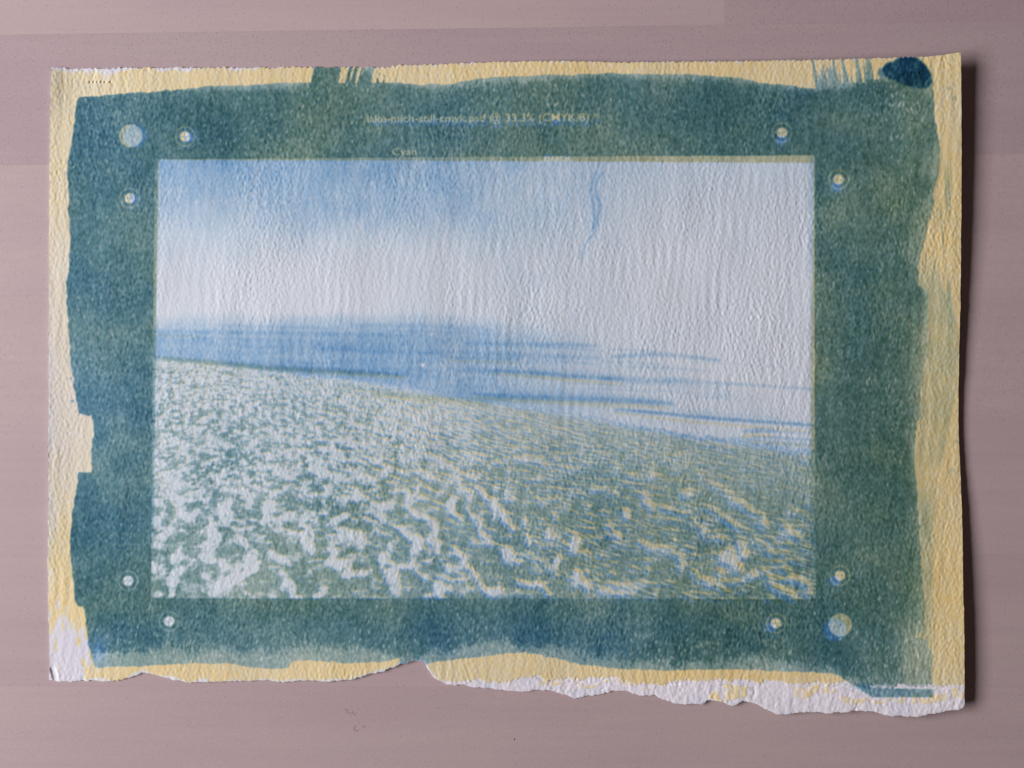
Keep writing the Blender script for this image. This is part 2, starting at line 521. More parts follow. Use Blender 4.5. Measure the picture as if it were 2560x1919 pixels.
white_s = np.zeros((H, W), np.float32)
SC = 3.95
STROKES = {
 (370, 1100): [
  ([(200,490),(280,590),(340,700),(400,780)],45), ([(400,770),(440,715)],34), ([(60,560),(85,580)],30), ([(65,800),(90,860)],38),
  ([(60,1040),(130,960),(230,880)],38), ([(320,1060),(270,1200),(300,1260),(260,1370),(215,1540)],44), ([(50,1230),(60,1310)],38),
  ([(620,800),(640,920),(620,1040),(560,1130),(640,1200)],60), ([(700,950)],42), ([(780,600),(770,700),(760,840)],52),
  ([(600,800),(830,870),(960,880),(1090,840)],20), ([(870,930),(920,980),(980,1050),(1080,1110)],38), ([(1010,540),(980,620)],50),
  ([(1190,660),(1180,750)],58), ([(1170,760),(1110,810)],26), ([(1170,840),(1300,880),(1440,910),(1560,910)],15), ([(1300,780),(1450,720)],32),
  ([(1510,810),(1560,780),(1640,720)],19), ([(1510,810),(1560,860),(1640,880)],17), ([(1690,730),(1780,710),(1790,650)],15),
  ([(1590,900),(1580,1000),(1600,1090)],62), ([(1830,820),(1900,780),(1960,720)],34), ([(1920,890),(2020,940),(2130,940)],50),
  ([(1960,960),(2080,1000)],70), ([(1850,1100),(1780,1190),(1900,1220),(2020,1150)],42), ([(1980,1200),(1970,1290),(1930,1350)],40),
  ([(1560,1190),(1720,1160)],13), ([(1210,1110),(1300,1160),(1390,1220)],46), ([(700,1240),(860,1280),(1020,1260),(1100,1200)],36),
  ([(1010,1170)],48), ([(1080,1270),(950,1310),(840,1370),(750,1430),(610,1540)],56), ([(1150,1260),(1350,1250)],14),
  ([(1320,1280),(1370,1370),(1430,1450),(1440,1530)],50), ([(1760,1440),(1700,1520),(1630,1550)],42), ([(530,1330),(610,1350)],24),
  ([(960,1490),(1010,1540)],20), ([(700,640),(740,740)],45), ([(490,400),(530,520),(600,590)],50), ([(560,200),(520,330)],40),
  ([(700,430),(740,330)],40), ([(780,540)],40), ([(330,220),(320,310)],26), ([(160,280),(260,360),(270,450)],30), ([(150,420)],26),
  ([(180,160)],46), ([(960,300),(980,420),(1080,470)],32), ([(1180,140),(1290,150)],26), ([(1150,270)],55), ([(1300,330),(1440,350)],42),
  ([(1200,510),(1400,470),(1530,500)],44), ([(1600,370),(1700,390),(1780,300)],42), ([(1740,520),(1740,620)],42),
  ([(1900,560),(1960,620)],34), ([(2020,460),(2060,560)],38), ([(2090,740),(2210,800)],15)],
 (920, 1100): [
  ([(60,600),(120,670),(160,740),(150,800)],26), ([(150,670),(250,620),(280,550)],34), ([(0,780),(130,830)],14),
  ([(360,470),(400,560),(400,680),(440,710)],30), ([(520,450),(440,540)],18), ([(440,710),(520,770),(620,790),(670,870),(640,950),(690,1010),(660,1100)],36),
  ([(270,840),(350,890),(420,950),(480,970),(490,1040),(450,1150),(430,1230)],36), ([(470,1240),(500,1290),(620,1360),(700,1390)],23),
  ([(520,1180),(600,1190),(660,1110)],15), ([(200,1010),(230,1110)],15), ([(170,1130),(200,1220),(250,1330),(270,1450),(290,1510)],66),
  ([(290,1250),(430,1270)],30), ([(700,1390),(720,1480),(700,1540)],56), ([(800,1440),(830,1480)],20), ([(790,1200),(790,1290)],25),
  ([(840,1050),(920,1120),(960,1200),(1040,1290),(1110,1370),(1130,1450),(1170,1510)],32), ([(760,1370),(990,1390)],17), ([(1170,1500),(1330,1470)],30),
  ([(840,570),(830,650),(790,690)],42), ([(840,700),(910,770)],24), ([(920,770)],34), ([(990,640),(1030,720),(1110,790),(1110,880),(1180,970),(1260,1030)],24),
  ([(720,380),(830,430)],24), ([(860,270),(900,320)],42), ([(930,470),(1000,530),(1000,600)],35), ([(560,330),(610,370)],22), ([(300,330),(360,350)],17),
  ([(380,130),(390,230)],40), ([(480,260),(530,300)],17), ([(1060,450),(1120,500),(1200,590),(1300,640),(1340,730),(1400,830),(1450,880)],32),
  ([(1250,650),(1260,740)],20), ([(1380,480),(1430,560)],35), ([(1400,300)],26), ([(1360,1050),(1400,1130),(1430,1190)],46), ([(1430,1190),(1560,1190)],17),
  ([(1600,480),(1640,560),(1740,600)],20), ([(1850,720),(1870,750)],28), ([(1780,900),(1790,960)],34), ([(1560,740),(1570,870),(1590,1000)],26),
  ([(2050,960),(2050,1040)],48), ([(1900,1120),(1880,1220)],34), ([(1470,1340),(1620,1410),(1760,1430),(1800,1520)],27), ([(1900,1340)],20),
  ([(2060,1250),(2090,1350),(2200,1450)],32)],
 (1480, 1100): [
  ([(170,810),(240,890),(290,980)],27), ([(330,680),(380,770)],30), ([(520,500),(540,600),(630,690)],35), ([(460,990),(600,1050),(700,1070),(820,1080)],24),
  ([(880,1080),(890,1180),(890,1270)],32), ([(720,640),(860,690),(960,710)],26), ([(900,480),(980,540)],40), ([(1060,280),(1150,350)],20),
  ([(1080,360),(1250,440),(1380,490)],28), ([(1130,640),(1250,720),(1400,800),(1540,860)],27), ([(1240,430),(1400,560),(1560,650),(1700,740),(1760,860)],22),
  ([(1350,1060),(1400,1180),(1480,1250)],60), ([(1300,1150)],50), ([(1450,1010),(1540,1130)],34), ([(1680,1260),(1780,1370),(1900,1470),(2000,1530)],29),
  ([(1580,1310)],38), ([(1170,940),(1330,930)],20), ([(1100,880)],26), ([(1900,860),(2100,960)],20), ([(1600,940),(1750,1050),(1820,1130)],18),
  ([(0,460),(200,480),(260,540)],20), ([(500,290),(650,330)],26), ([(0,1400),(300,1420),(480,1450)],17), ([(0,1470),(400,1510)],12), ([(640,1500)],36),
  ([(1000,1330),(1180,1370),(1350,1480)],20), ([(1950,1300),(2150,1420)],22), ([(900,200),(950,240)],18), ([(1580,180),(1700,270)],20),
  ([(1900,640),(2050,700)],16), ([(1000,780),(1140,880)],18)]}
for (ox, oy), lst in STROKES.items():
    for pts, hw in lst:
        p = [(ox + a / SC, oy + b / SC) for a, b in pts]
        fade = 0.90 if ox > 1400 else 1.0
        stroke(white_s, p, hw / SC * 1.04, 5.5, fade)
wob = fnoise(H, W, 15, 15, 51, band=False); wob2 = fnoise(H, W, 15, 15, 52, band=False)
white_s = bilinear(white_s, XX[y0:y1, x0:x1] + 2.6 * wob[y0:y1, x0:x1], YY[y0:y1, x0:x1] + 2.6 * wob2[y0:y1, x0:x1])
del wob, wob2
tw = smooth(1120, 1290, sy + 0.04 * (sx - 1000))
F = (rip - thr) * (1 - 0.30 * tw) + tw * (1.8 * white_s - 0.62)
white = smooth(-0.95, 0.95, F) * (0.96 - 0.06 * right)
dark = (0.46 + 0.17 * smooth(0.0, 0.5, tt) + 0.09 * right) * (1 + 0.06 * lf + 0.03 * gr)
sand = np.zeros((H, W), np.float32)
sand[y0:y1, x0:x1] = dark * (1 - 0.93 * white)

pic_c = (np.maximum(sky, sea) * (1 - below) + st * (1 - 0.75 * below) + 0.50 * ol) + below * (sand + 0.035)
pic_y = 0.012 + ol * 0.95 + below * (sand * (1.34 + 0.06 * smooth(1150, 1750, XX)) + 0.04 * smooth(1150, 1600, XX))
# the blue rivulet that ran down from the top edge
riv = np.zeros((H, W), np.float32)
stroke(riv, [(1501, 385), (1493, 430), (1480, 460), (1477, 480), (1483, 520), (1487, 550), (1478, 580)], 3.6, 2.6, .25)
stroke(riv, [(1523, 385), (1510, 428), (1497, 445), (1489, 466), (1493, 490), (1500, 512), (1497, 532), (1490, 562), (1480, 590), (1464, 612), (1461, 628), (1450, 646)], 3.8, 2.6, .25)
stroke(riv, [(1450, 632), (1457, 646)], 3, 2, .13)
pic_c += riv
# the plate's own margin leaves a faint tone along the upper edge
rect_top = curve([(370, 399), (1000, 394), (1340, 392), (2050, 388.5)])
RT = rect_top(np.arange(W)).astype(np.float32)[None, :]
pic_c += 0.14 * (1 - smooth(-1.5, 1.5, YY - RT - 1.0 - 18.0 * np.clip((XX - 380) / 1655, 0, 1))) * smooth(500, 1400, XX) + 0.38 * (1 - smooth(393, 397, XX + 0.011 * (YY - 400))) * (1 - smooth(1200, 1450, YY)) + 0.20 * smooth(2020, 2030, XX) * (1 - smooth(1400, 1490, YY))
spot = 1 - smooth(3.5, 6.5, np.hypot(XX - 1056, YY - 912))
pic_c *= 1 - 0.95 * spot

# pigment passing the plates
plate_c = (1 - clear_c) * (1 - pict) + pict * pic_c
plate_y = (1 - clear_y) * (1 - pict) + pict * pic_y
# the second printing slipped and stretched a little against the first
fx = np.clip((XX - 380) / 1655, -0.15, 1.15); fy = np.clip((YY - 395) / 1100, -0.15, 1.15)
DX = (10 * (1 - fx) - 3 * fx) * (1 - fy) + (0 * (1 - fx) - 13 * fx) * fy
DY = (1 * (1 - fx) + 19 * fx) * (1 - fy) + (0 * (1 - fx) + 12 * fx) * fy
plate_y = bilinear(plate_y, XX - DX, YY - DY)
del fx, fy, DX, DY

# ------------------------------------------------------------------ brushed coats
top_line = curve([(100, 167), (960, 168), (1340, 154), (1900, 153), (2331, 141), (2400, 129)])
bot_line = curve([(100, 1692), (123.5, 1695), (146, 1702.5), (175, 1702), (210, 1698), (242, 1699.5), (277, 1701), (311, 1697), (340, 1686.5), (355, 1681), (384, 1685), (413, 1691), (433, 1698), (465, 1702.5),
               (514, 1704), (572, 1702.5), (610, 1699), (659, 1698), (696, 1704), (743, 1699.5), (787, 1699.5), (830, 1701), (879, 1699.5), (900, 1691), (926, 1682), (960, 1675), (972, 1667.7), (989, 1665),
               (1001, 1659), (1027, 1652), (1047, 1647.5), (1060, 1652), (1073, 1673.5), (1086, 1694), (1099, 1702.5), (1117, 1707), (1163, 1711), (1180, 1715.5), (1235, 1720), (1264, 1724), (1300, 1728.5),
               (1337, 1722), (1366, 1723.6), (1392, 1730), (1421, 1737), (1442, 1743.5), (1462, 1740), (1508, 1731.4), (1531, 1725.6), (1560, 1724.7), (1578, 1730), (1601, 1738.6), (1638, 1733.4), (1656, 1746),
               (1690, 1756), (1719, 1759), (1757, 1757.5), (1769, 1747.3), (1797, 1751.7), (1821, 1760.3), (1844, 1760.3), (1858, 1748.8), (1881, 1754.6), (1907, 1767.6), (1940, 1783.5), (1963, 1785), (1995, 1779),
               (2035, 1778.6), (2093, 1782), (2122, 1779), (2140, 1775), (2160, 1774), (2198, 1779), (2224, 1788), (2255, 1789), (2296, 1790.7), (2316, 1784.4), (2354, 1779.7), (2383, 1775), (2406, 1769), (2411, 1762), (2430, 1758)])
COAT = [(197,243),(260,238),(300,236),(380,230),(440,224),(520,218),(620,212),(700,208),(772,206),(840,207),(985,209),(1040,216),(1120,211),(1200,196),(1340,189),(1500,186),
        (1700,186),(1800,190),(1860,199),(1900,208),(2040,222),(2100,208),(2180,206),(2200,196),(2200,172),(2222,160),(2255,144),(2290,148),(2316,166),(2331,190),(2336,240),(2338,300),
        (2350,360),(2352,400),(2342,450),(2332,485),(2336,505),(2321,560),(2311,600),(2300,640),(2297,710),(2319,728),(2320,770),(2318,890),(2308,920),(2301,980),(2300,1040),
        (2290,1060),(2286,1150),(2295,1240),(2302,1380),(2310,1520),(2307,1572),(2285,1590),(2318,1600),(2333,1640),(2332,1742),(2180,1742),(2155,1726),(2122,1704),(2103,1688),(2080,1681),
        (1920,1673),(1800,1673),(1650,1675),(1540,1670),(1450,1660),(1400,1645),(1340,1633),(1300,1630),(1200,1640),(1120,1648),(1075,1654),(1050,1668),(1003,1668),(1000,1645),(972,1648),
        (950,1655),(860,1655),(780,1650),(737,1648),(730,1652),(720,1667),(700,1670),(620,1665),(560,1656),(500,1655),(400,1660),(330,1665),(240,1668),
        (229,1640),(222,1600),(219,1560),(214,1525),(210,1517),(194,1514),(188,1500),(185,1460),(178,1400),(174,1350),(180,1290),(190,1230),(195,1190),
        (201,1180),(231,1180),(229,1140),(235,1075),(232,1038),(205,1033),(196,1025),(186,970),(179,930),(176,870),(170,800),(168,730),(172,680),(178,600),(173,540),(170,450),(172,400),(180,340),(190,260)]
coat_a = inside(COAT)
ew = fnoise(H, W, 9, 9, 61, band=False); ew2 = fnoise(H, W, 9, 9, 62, band=False)
coat_a = bilinear(coat_a, XX + 1.1 * ew + 0.9 * low(60, 63), YY + 1.1 * ew2 + 0.9 * low(60, 64))
del ew, ew2
# dry-brush combs at the top
def comb(xa, xb, lean, ylo, yhi, seed, reach, fill):
    n = np.interp(np.arange(W * 2) / 2, np.arange(W), np.convolve(np.random.default_rng(seed).standard_normal(W), np.exp(-0.5 * (np.arange(-9, 10) / 2.4) ** 2), 'same'))
    n = (n - n.mean()) / n.std()
    s = np.clip(XX + lean * (YY - ylo), 0, W - 1)
    v = n[(s * 2).astype(np.int32)]
    g = np.clip((s - xa) / (xb - xa), 0, 1)
    up = (ylo - YY) / (ylo - yhi)
    m = smooth(-0.25, 0.25, v + fill(g) - reach * up + 0.15 * GRAIN)
    return m * (s > xa) * (s < xb) * (YY < ylo + 4) * (YY > yhi - 25)
comb1 = comb(776, 995, 0.25, 208, 164, 71, 0.9, lambda g: 1.9 - 2.9 * g)
comb2 = comb(2040, 2200, -0.15, 222, 150, 72, 2.2, lambda g: 1.35 - 0.25 * g)
edge1 = ((XX + .25 * (YY - 208)) > 776) & ((XX + .25 * (YY - 208)) < 800) & (YY < 210) & (YY > 150)
coat_a = np.maximum(coat_a, np.maximum(np.maximum(comb1, comb2), edge1 * 1.0))

# inner, denser coat: stops short of the outline with a ragged dry edge
inner_bot = curve([(180, 1640), (400, 1618), (520, 1626), (700, 1625), (900, 1612), (1000, 1640), (1100, 1632), (1160, 1612), (1270, 1600), (1300, 1622), (1380, 1612), (1500, 1640), (1600, 1650), (1750, 1655), (1900, 1640), (2050, 1668), (2130, 1690), (2340, 1760)])
IB = inner_bot(np.arange(W)).astype(np.float32)[None, :]
inner_top = curve([(150, 230), (700, 222), (772, 220), (780, 150), (860, 150), (990, 214), (1100, 224), (1340, 205), (1500, 190), (1850, 205), (2040, 226), (2200, 205), (2400, 150)])
IT = inner_top(np.arange(W)).astype(np.float32)[None, :]
rag = 4 * MID + 9 * TOOTH
coat_b = smooth(-7, 7, IB - YY + rag) * smooth(-9, 9, YY - IT + 0.6 * rag)
inner_r = curve([(100, 2330), (300, 2345), (520, 2290), (700, 2280), (760, 2300), (880, 2300), (1000, 2290), (1240, 2285), (1500, 2300), (1600, 2265), (1760, 2240)])
IR = inner_r(np.arange(H)).astype(np.float32)[:, None]
coat_b *= smooth(-24, 24, IR - XX + 0.9 * rag + 8 * low(60, 74))

# light flecks where the solution missed the hollows of the felt
fl = fnoise(H, W, 4.6, 11, 81, math.radians(8))
fleck_dens = 0.10 + 0.55 * smooth(1490, 1620, YY) + 0.50 * gauss(1080, 255, 110, 35) + 0.30 * gauss(1250, 245, 160, 45) + 0.22 * gauss(640, 330, 160, 60) \
    + 0.35 * gauss(2260, 270, 60, 70) + 0.45 * gauss(2230, 350, 25, 25) + 0.16 * gauss(330, 420, 100, 100) + 0.30 * smooth(1900, 2150, XX) * smooth(1560, 1640, YY) + 0.15 * gauss(1750, 230, 300, 50)
fleck = smooth(-0.10, 0.55, fl - 2.30 + 1.15 * fleck_dens + 0.35 * low(60, 82))

c_amt = (0.60 * coat_a + 0.64 * coat_a * coat_b)
c_amt *= 1 + 0.075 * low(110, 83) + 0.055 * low(45, 84) + 0.022 * MID + 0.06 * GRAIN - 0.045 * TOOTH
c_amt *= 1 - 0.50 * fleck
# big tonal drifts of the coat seen in the border
c_amt *= 1 + 0.24 * gauss(1750, 1580, 360, 60) - 0.03 * gauss(240, 900, 120, 300) + 0.12 * gauss(820, 1560, 300, 40) - 0.04 * gauss(330, 420, 110, 70) + 0.18 * gauss(280, 290, 150, 80) + 0.06 * gauss(260, 1200, 130, 400) - 0.10 * gauss(1300, 215, 120, 25) + 0.10 * gauss(1900, 260, 250, 60) \
    - 0.04 * gauss(2290, 600, 45, 130) + 0.10 * gauss(2150, 1250, 100, 300) - 0.10 * gauss(2250, 330, 60, 60) - 0.20 * gauss(2290, 1660, 45, 60) - 0.05 * smooth(600, 800, XX) * (1 - smooth(1200, 1500, XX))
# the pooled blot
BLOT = [(2208,176),(2222,164),(2240,156),(2252,143),(2268,140),(2288,144),(2302,153),(2318,166),(2330,186),(2331,205),(2318,218),(2296,220),(2270,214),(2240,205),(2212,192)]
blot = np.clip(inside(BLOT), 0, 1)
blot = blur(bilinear(blot, XX + 2.5 * low(25, 91), YY + 2.5 * low(25, 92)), 1.6)
c_amt = c_amt * (1 - 0.3 * blot) + blot * (1.75 + 0.22 * MID + 0.22 * GRAIN - 0.15 * TOOTH + 0.25 * np.clip((190 - YY) / 40, -1, 1))
stroke(c_amt, [(2200, 176), (2206, 192)], 8, 3, 1.05)
# spots and thin brush lines on the margins
for cx, cy, rr, am in [(2371, 221, 6, .34), (2386, 246, 6.5, .30), (182, 1002, 3.5, .85), (2381, 1176, 6, .22), (228, 1158, 2.2, .5), (176, 946, 3, .6), (2372, 1180, 4, .2), (2391, 1103, 5, .35)]:
    stroke(c_amt, [(cx, cy)], rr, 2.2, am)
lines = fnoise(H, W, 4.5, 160, 93, math.radians(-2.5))
line_zone = smooth(2325, 2350, XX + 6 * low(40, 94)) * (1 - smooth(2380, 2400, XX - 0.012 * (YY - 500))) * smooth(300, 520, YY) * (1 - smooth(900, 1080, YY))
thin = smooth(0.3, 1.5, lines) * line_zone * 0.42
olive_r = curve([(560, 2330), (700, 2350), (800, 2392), (900, 2398), (985, 2392), (1060, 2378), (1180, 2352), (1300, 2338), (1420, 2332), (1600, 2330), (1700, 2326)])
OR = olive_r(np.arange(H)).astype(np.float32)[:, None]
olive = smooth(-6, 6, OR - XX) * smooth(2270, 2310, XX) * smooth(560, 760, YY) * (1 - smooth(1650, 1720, YY))
wash = olive * (0.25 + 0.05 * low(60, 95) + 0.03 * MID) + 0.10 * smooth(2350, 2300, XX) * 0
edge_line = np.zeros((H, W), np.float32)
stroke(edge_line, [(2391, 985), (2378, 1060), (2364, 1120), (2352, 1180), (2340, 1240), (2333, 1320), (2330, 1430)], 3.0, 2.0, 1.0)
wash *= 1 - 0.8 * edge_line
wash += 0.07 * smooth(2335, 2355, XX) * (1 - smooth(2370, 2395, XX)) * smooth(1080, 1130, YY) * (1 - smooth(1450, 1550, YY)) * (0.6 + 0.4 * low(40, 96))
wash += 0.10 * (YY < 240) * smooth(1520, 1580, XX) * (1 - smooth(1990, 2010, XX)) * smooth(0.1, 1.0, low(55, 97) + 0.4) + 0.05 * gauss(230, 218, 50, 14)
c_amt = np.maximum(c_amt, np.maximum(thin, wash) * (1 - coat_a))
c_amt = np.maximum(c_amt, 0.02 + 0.03 * smooth(2280, 2350, XX))

# yellow-tan coat: nearly the whole sheet, weak along the left, brushed dry at two corners
y_amt = 0.88 + 0.07 * low(160, 101) + 0.025 * MID + 0.04 * GRAIN
y_amt *= 1 - (0.40 * (1 - smooth(140, 480, XX)) * smooth(330, 700, YY) * (1 - smooth(1130, 1420, YY)) + 0.20 * (1 - smooth(150, 400, XX)) * (1 - smooth(1200, 1400, YY))) * (1 - 0.62 * coat_a)
y_amt *= 1 + 0.09 * smooth(1500, 2200, XX)
y_amt *= 1 - 0.55 * (1 - smooth(122, 142, XX + 5 * low(30, 102))) * smooth(700, 1000, YY)
dry = fnoise(H, W, 8, 20, 103, math.radians(10), band=False)
bl = smooth(1440, 1660, YY - 0.35 * (XX - 120)) * (1 - smooth(205, 262, XX + 0.22 * (YY - 1600)))
y_amt *= 1 - smooth(-0.35, 0.35, bl * 3.4 - 1.75 + 0.65 * dry) * smooth(0.03, 0.12, bl)
top_w = curve([(120, 180), (160, 184), (170, 178), (230, 180), (280, 181), (310, 179), (330, 178), (420, 175), (470, 170), (540, 170), (548, 178), (556, 170), (700, 160), (2560, 100)])
TW = top_w(np.arange(W)).astype(np.float32)[None, :]
y_amt *= 1 - smooth(-3, 3, TW - YY + 6 * low(18, 104) + 2.5 * GRAIN) * 0.95
y_amt *= 1 - 0.75 * gauss(248, 1632, 14, 26)
pico = smooth(0.8, 1.6, fnoise(H, W, 9, 9, 105)) * (YY - top_line(np.arange(W)).astype(np.float32)[None, :] < 5)
y_amt *= 1 - 0.9 * pico

# torn lower edge: bare white pulp below the tear line with scraps of coated skin
TEAR = curve([(0, 1800), (1040, 1800), (1086, 1712), (1112, 1704), (1160, 1699), (1230, 1702), (1300, 1697), (1345, 1690), (1372, 1702), (1420, 1694), (1470, 1697), (1530, 1690), (1580, 1706),
              (1600, 1712), (1655, 1710), (1680, 1700), (1800, 1698), (1920, 1701), (2000, 1703), (2050, 1706), (2110, 1703), (2140, 1714), (2190, 1716), (2250, 1713), (2330, 1713), (2411, 1709)])
TR = TEAR(np.arange(W)).astype(np.float32)[None, :]
torn = smooth(-1.5, 1.5, YY - TR + 2.2 * GRAIN + 2.0 * MID)
skin = np.zeros((H, W), np.float32)      # coated scraps left below the tear line
for poly in ([(1770,1716),(1880,1712),(1884,1736),(1868,1744),(1800,1745),(1772,1738)], [(1980,1722),(2010,1716),(2070,1712),(2080,1726),(2040,1740),(2000,1750),(1975,1744)],
             [(2092,1742),(2140,1738),(2200,1745),(2390,1722),(2411,1722),(2411,1740),(2330,1752),(2200,1754),(2110,1758)], [(1350,1700),(1420,1704),(1400,1712),(1352,1708)],
             [(1440,1706),(1560,1708),(1640,1716),(1560,1714),(1450,1712)]):
    skin = np.maximum(skin, inside(poly))
skin = bilinear(skin, XX + 5 * low(22, 111), YY + 4 * low(22, 112))
skin *= smooth(-0.9, 0.1, dry + 0.3 * GRAIN)
strip = inside([(2136,1706),(2180,1718),(2333,1722),(2333,1742),(2182,1742),(2156,1727)])     # the blue-green scrap at right
gap = np.zeros((H, W), np.float32)
stroke(gap, [(2186, 1713), (2230, 1715), (2290, 1714), (2411, 1716)], 4.5, 2.0, 1.0)
strip = blur(strip, 1.0)
keep = np.clip(1 - torn + np.maximum(0.9 * skin, strip), 0, 1)
keep_y = np.clip(1 - torn + 0.75 * skin + 0.7 * strip, 0, 1) * (1 - 0.9 * gap * (GRAIN > -0.6))
keep_c = np.clip(1 - torn + strip, 0, 1) * (1 - 0.75 * gap * (GRAIN > -0.3))
c_amt = c_amt * keep_c + 0.30 * strip * (1 - gap)
y_amt *= keep_y
c_amt = c_amt + 0.55 * gauss(2160, 1712, 18, 6)

CD = c_amt * plate_c
YD = y_amt * plate_y
# where the blue coat lies over it, part of the tan was washed out, least at the right
kx = -0.20 + 0.28 * gauss(250, 950, 170, 330) + 0.24 * smooth(1500, 1600, YY) * (1 - smooth(1500, 2000, XX)) + 0.12 * smooth(1500, 1640, YY) * (1 - coat_b) - 0.12 * smooth(1500, 2100, XX) * (1 - 0.7 * smooth(1450, 1600, YY))
kx = kx * coat_b + (0.30 - 0.26 * smooth(2100, 2250, XX)) * (1 - coat_b)
YD *= 1 - kx * (1 - pict) * np.clip(coat_a * plate_c * 1.4, 0, 1)
YD *= 1 - 0.35 * fleck * coat_a
YD += 0.15 * blot * keep_y
# thin bare lip of pulp along the torn lower edge
lip = smooth(-1.5, 1.5, YY - bot_line(np.arange(W)).astype(np.float32)[None, :] + 2.5 + 3.5 * low(20, 122) + 1.5 * GRAIN)
YD *= 1 - 0.9 * lip
_full = np.zeros((H, W), np.float32); paste(_full, L_BLACK[0], L_BLACK[1])
CD *= 1 - pict * 0.9 * bilinear(_full, XX - 2, YY - 11.5)
# pigment grain inside the picture as well
CD *= 1 + 0.05 * GRAIN + 0.015 * MID - 0.04 * TOOTH
YD *= 1 + 0.07 * GRAIN
# below the notch and on the bare pulp: faint stains
CD += 0.05 * torn * smooth(0.6, 1.6, low(26, 121))
CD = blur(CD.astype(np.float32), 0.9); YD = blur(YD.astype(np.float32), 0.9)

PAPER = np.array([0.825, 0.800, 0.850])
T_C = np.array([0.180, 0.402, 0.695])
T_Y = np.array([1.08, 0.82, 0.405])

# ------------------------------------------------------------------ sheet geometry
top_c = curve([(100, 167), (130.6, 166.5), (181, 169.5), (236, 171), (283, 169), (306, 171), (369, 169.5), (543, 169.5), (717, 169), (816, 169), (960, 168), (990, 165), (1105, 161), (1221, 156.4),
               (1340, 153.5), (1416, 153.5), (1560, 156.4), (1705, 155), (1879, 153.5), (1940, 152), (2065, 149.5), (2180, 147), (2267, 143.7), (2331, 140.8), (2371, 133.5), (2395, 129.8), (2420, 129.2)])
bot_c = bot_line
left_c = curve([(100, 131), (170, 128), (200, 126.5), (350, 124), (560, 123.4), (800, 122), (1040, 121.4), (1200, 120.5), (1400, 118.5), (1530, 120.5), (1602, 123.4), (1660, 125), (1695, 123.5), (1800, 124)])
right_c = curve([(100, 2402), (130, 2402), (300, 2404), (560, 2403), (760, 2401), (900, 2397.6), (1010, 2396), (1100, 2397), (1200, 2402), (1320, 2406), (1460, 2408), (1600, 2410.6), (1755, 2411.5), (1800, 2409)])

NU, NV = 1151, 816
u = np.linspace(0, 1, NU)[None, :]; v = np.linspace(0, 1, NV)[:, None]
gx = np.repeat(120 + u * 2286, NV, 0)
rr = np.random.default_rng(7)
def jag(n, size, amp, seed):
    k = np.random.default_rng(seed).standard_normal(n + 200)
    k = np.convolve(k, np.exp(-0.5 * (np.arange(-int(4 * size), int(4 * size) + 1) / size) ** 2), 'same')
    return (k / k.std() * amp)[:n]
ax = np.arange(W)
nub = 3.0 * np.abs(np.sin(np.pi * (ax + 2.5 * jag(W, 9, 1, 1)) / 13.2)) * ((ax > 290) & (ax < 2345))
top_tab = top_c(ax) + 2.2 - nub + jag(W, 1.6, 0.8, 2) * (ax < 2340) + jag(W, 6, 1.0, 3) * (ax < 1200) * (ax > 140)
bot_tab = bot_c(ax) + jag(W, 2.2, 0.9, 4) * (ax < 2400) + jag(W, 7, 1.0, 5) * (ax > 150) * (ax < 2380)
for _ in range(2):
    Yg = None
    top_y = np.interp(gx, ax, top_tab); bot_y = np.interp(gx, ax, bot_tab)
    Yg = top_y + (bot_y - top_y) * v
    lx = left_c(Yg) + np.interp(Yg, np.arange(H), jag(H, 5, 0.45, 6)); rx = right_c(Yg) + np.interp(Yg, np.arange(H), jag(H, 6, 0.3, 8))
    gx = lx + (rx - lx) * u

# relief of the sheet, in metres above the table
def height(X, Y):
    lift_r = curve([(100, 4.3), (160, 4.3), (400, 3.9), (600, 3.1), (800, 2.0), (1000, 0.85), (1060, 0.75), (1150, 1.0), (1300, 1.9), (1500, 2.9), (1700, 3.3), (1800, 3.2)])
    z = 0.52 + lift_r(Y) * np.clip((X - 1650) / 755, 0, 1.2) ** 2.1
    z += 0.95 * np.exp(-np.clip(Y - 150, 0, None) / 90.0) * smooth(950, 1500, X) * (1 - 0.4 * smooth(2000, 2300, X))
    z += 0.55 * np.clip((185 - X) / 60, 0, 1.2) ** 1.6 * (0.55 + 0.45 * np.sin(Y / 170.0 + 1.2)) * (1 - smooth(1450, 1600, Y))
    z += 0.55 * np.exp(-((X - 128) / 26) ** 2) * np.exp(-((Y - 215) / 70) ** 2)
    z += 0.28 * (np.sin(X / 260.0 + 0.6) * np.cos(Y / 330.0) + 1) * smooth(120, 500, X)
    z += 0.50 * smooth(1480, 1760, Y) * (0.5 + 0.5 * np.sin(X / 150.0 + 1.0)) * smooth(300, 500, X)
    return z
Zg = height(gx, Yg)
tooth_amp = 0.0255 * (1 + 0.25 * smooth(1700, 2300, gx))
tsm = blur(TOOTH.astype(np.float32), 0.8)
Zg += tooth_amp * (bilinear(tsm, gx, Yg) + 0.70 * bilinear(RIB, gx, Yg))
Zg += 0.055 * bilinear(fnoise(480, 640, 10, 30, 16, math.radians(4), band=False), gx / 4, Yg / 4) * smooth(0, 80, gx - 120)
Zg += 0.006 * bilinear(MID, gx, Yg)
tg = bilinear(torn.astype(np.float32), gx, Yg)
kg = bilinear(np.maximum(skin, strip).astype(np.float32), gx, Yg)
pulp = fnoise(H, W, 7, 7, 131); pulp2 = fnoise(H, W, 16, 12, 132)
Zg += tg * (-0.14 + 0.08 * kg + 0.017 * bilinear(pulp, gx, Yg) + 0.024 * bilinear(pulp2, gx, Yg))
Zg += 0.035 * bilinear(pulp, gx, Yg) * (1 - smooth(176, 190, Yg)) * smooth(-5, 8, 600 - gx)
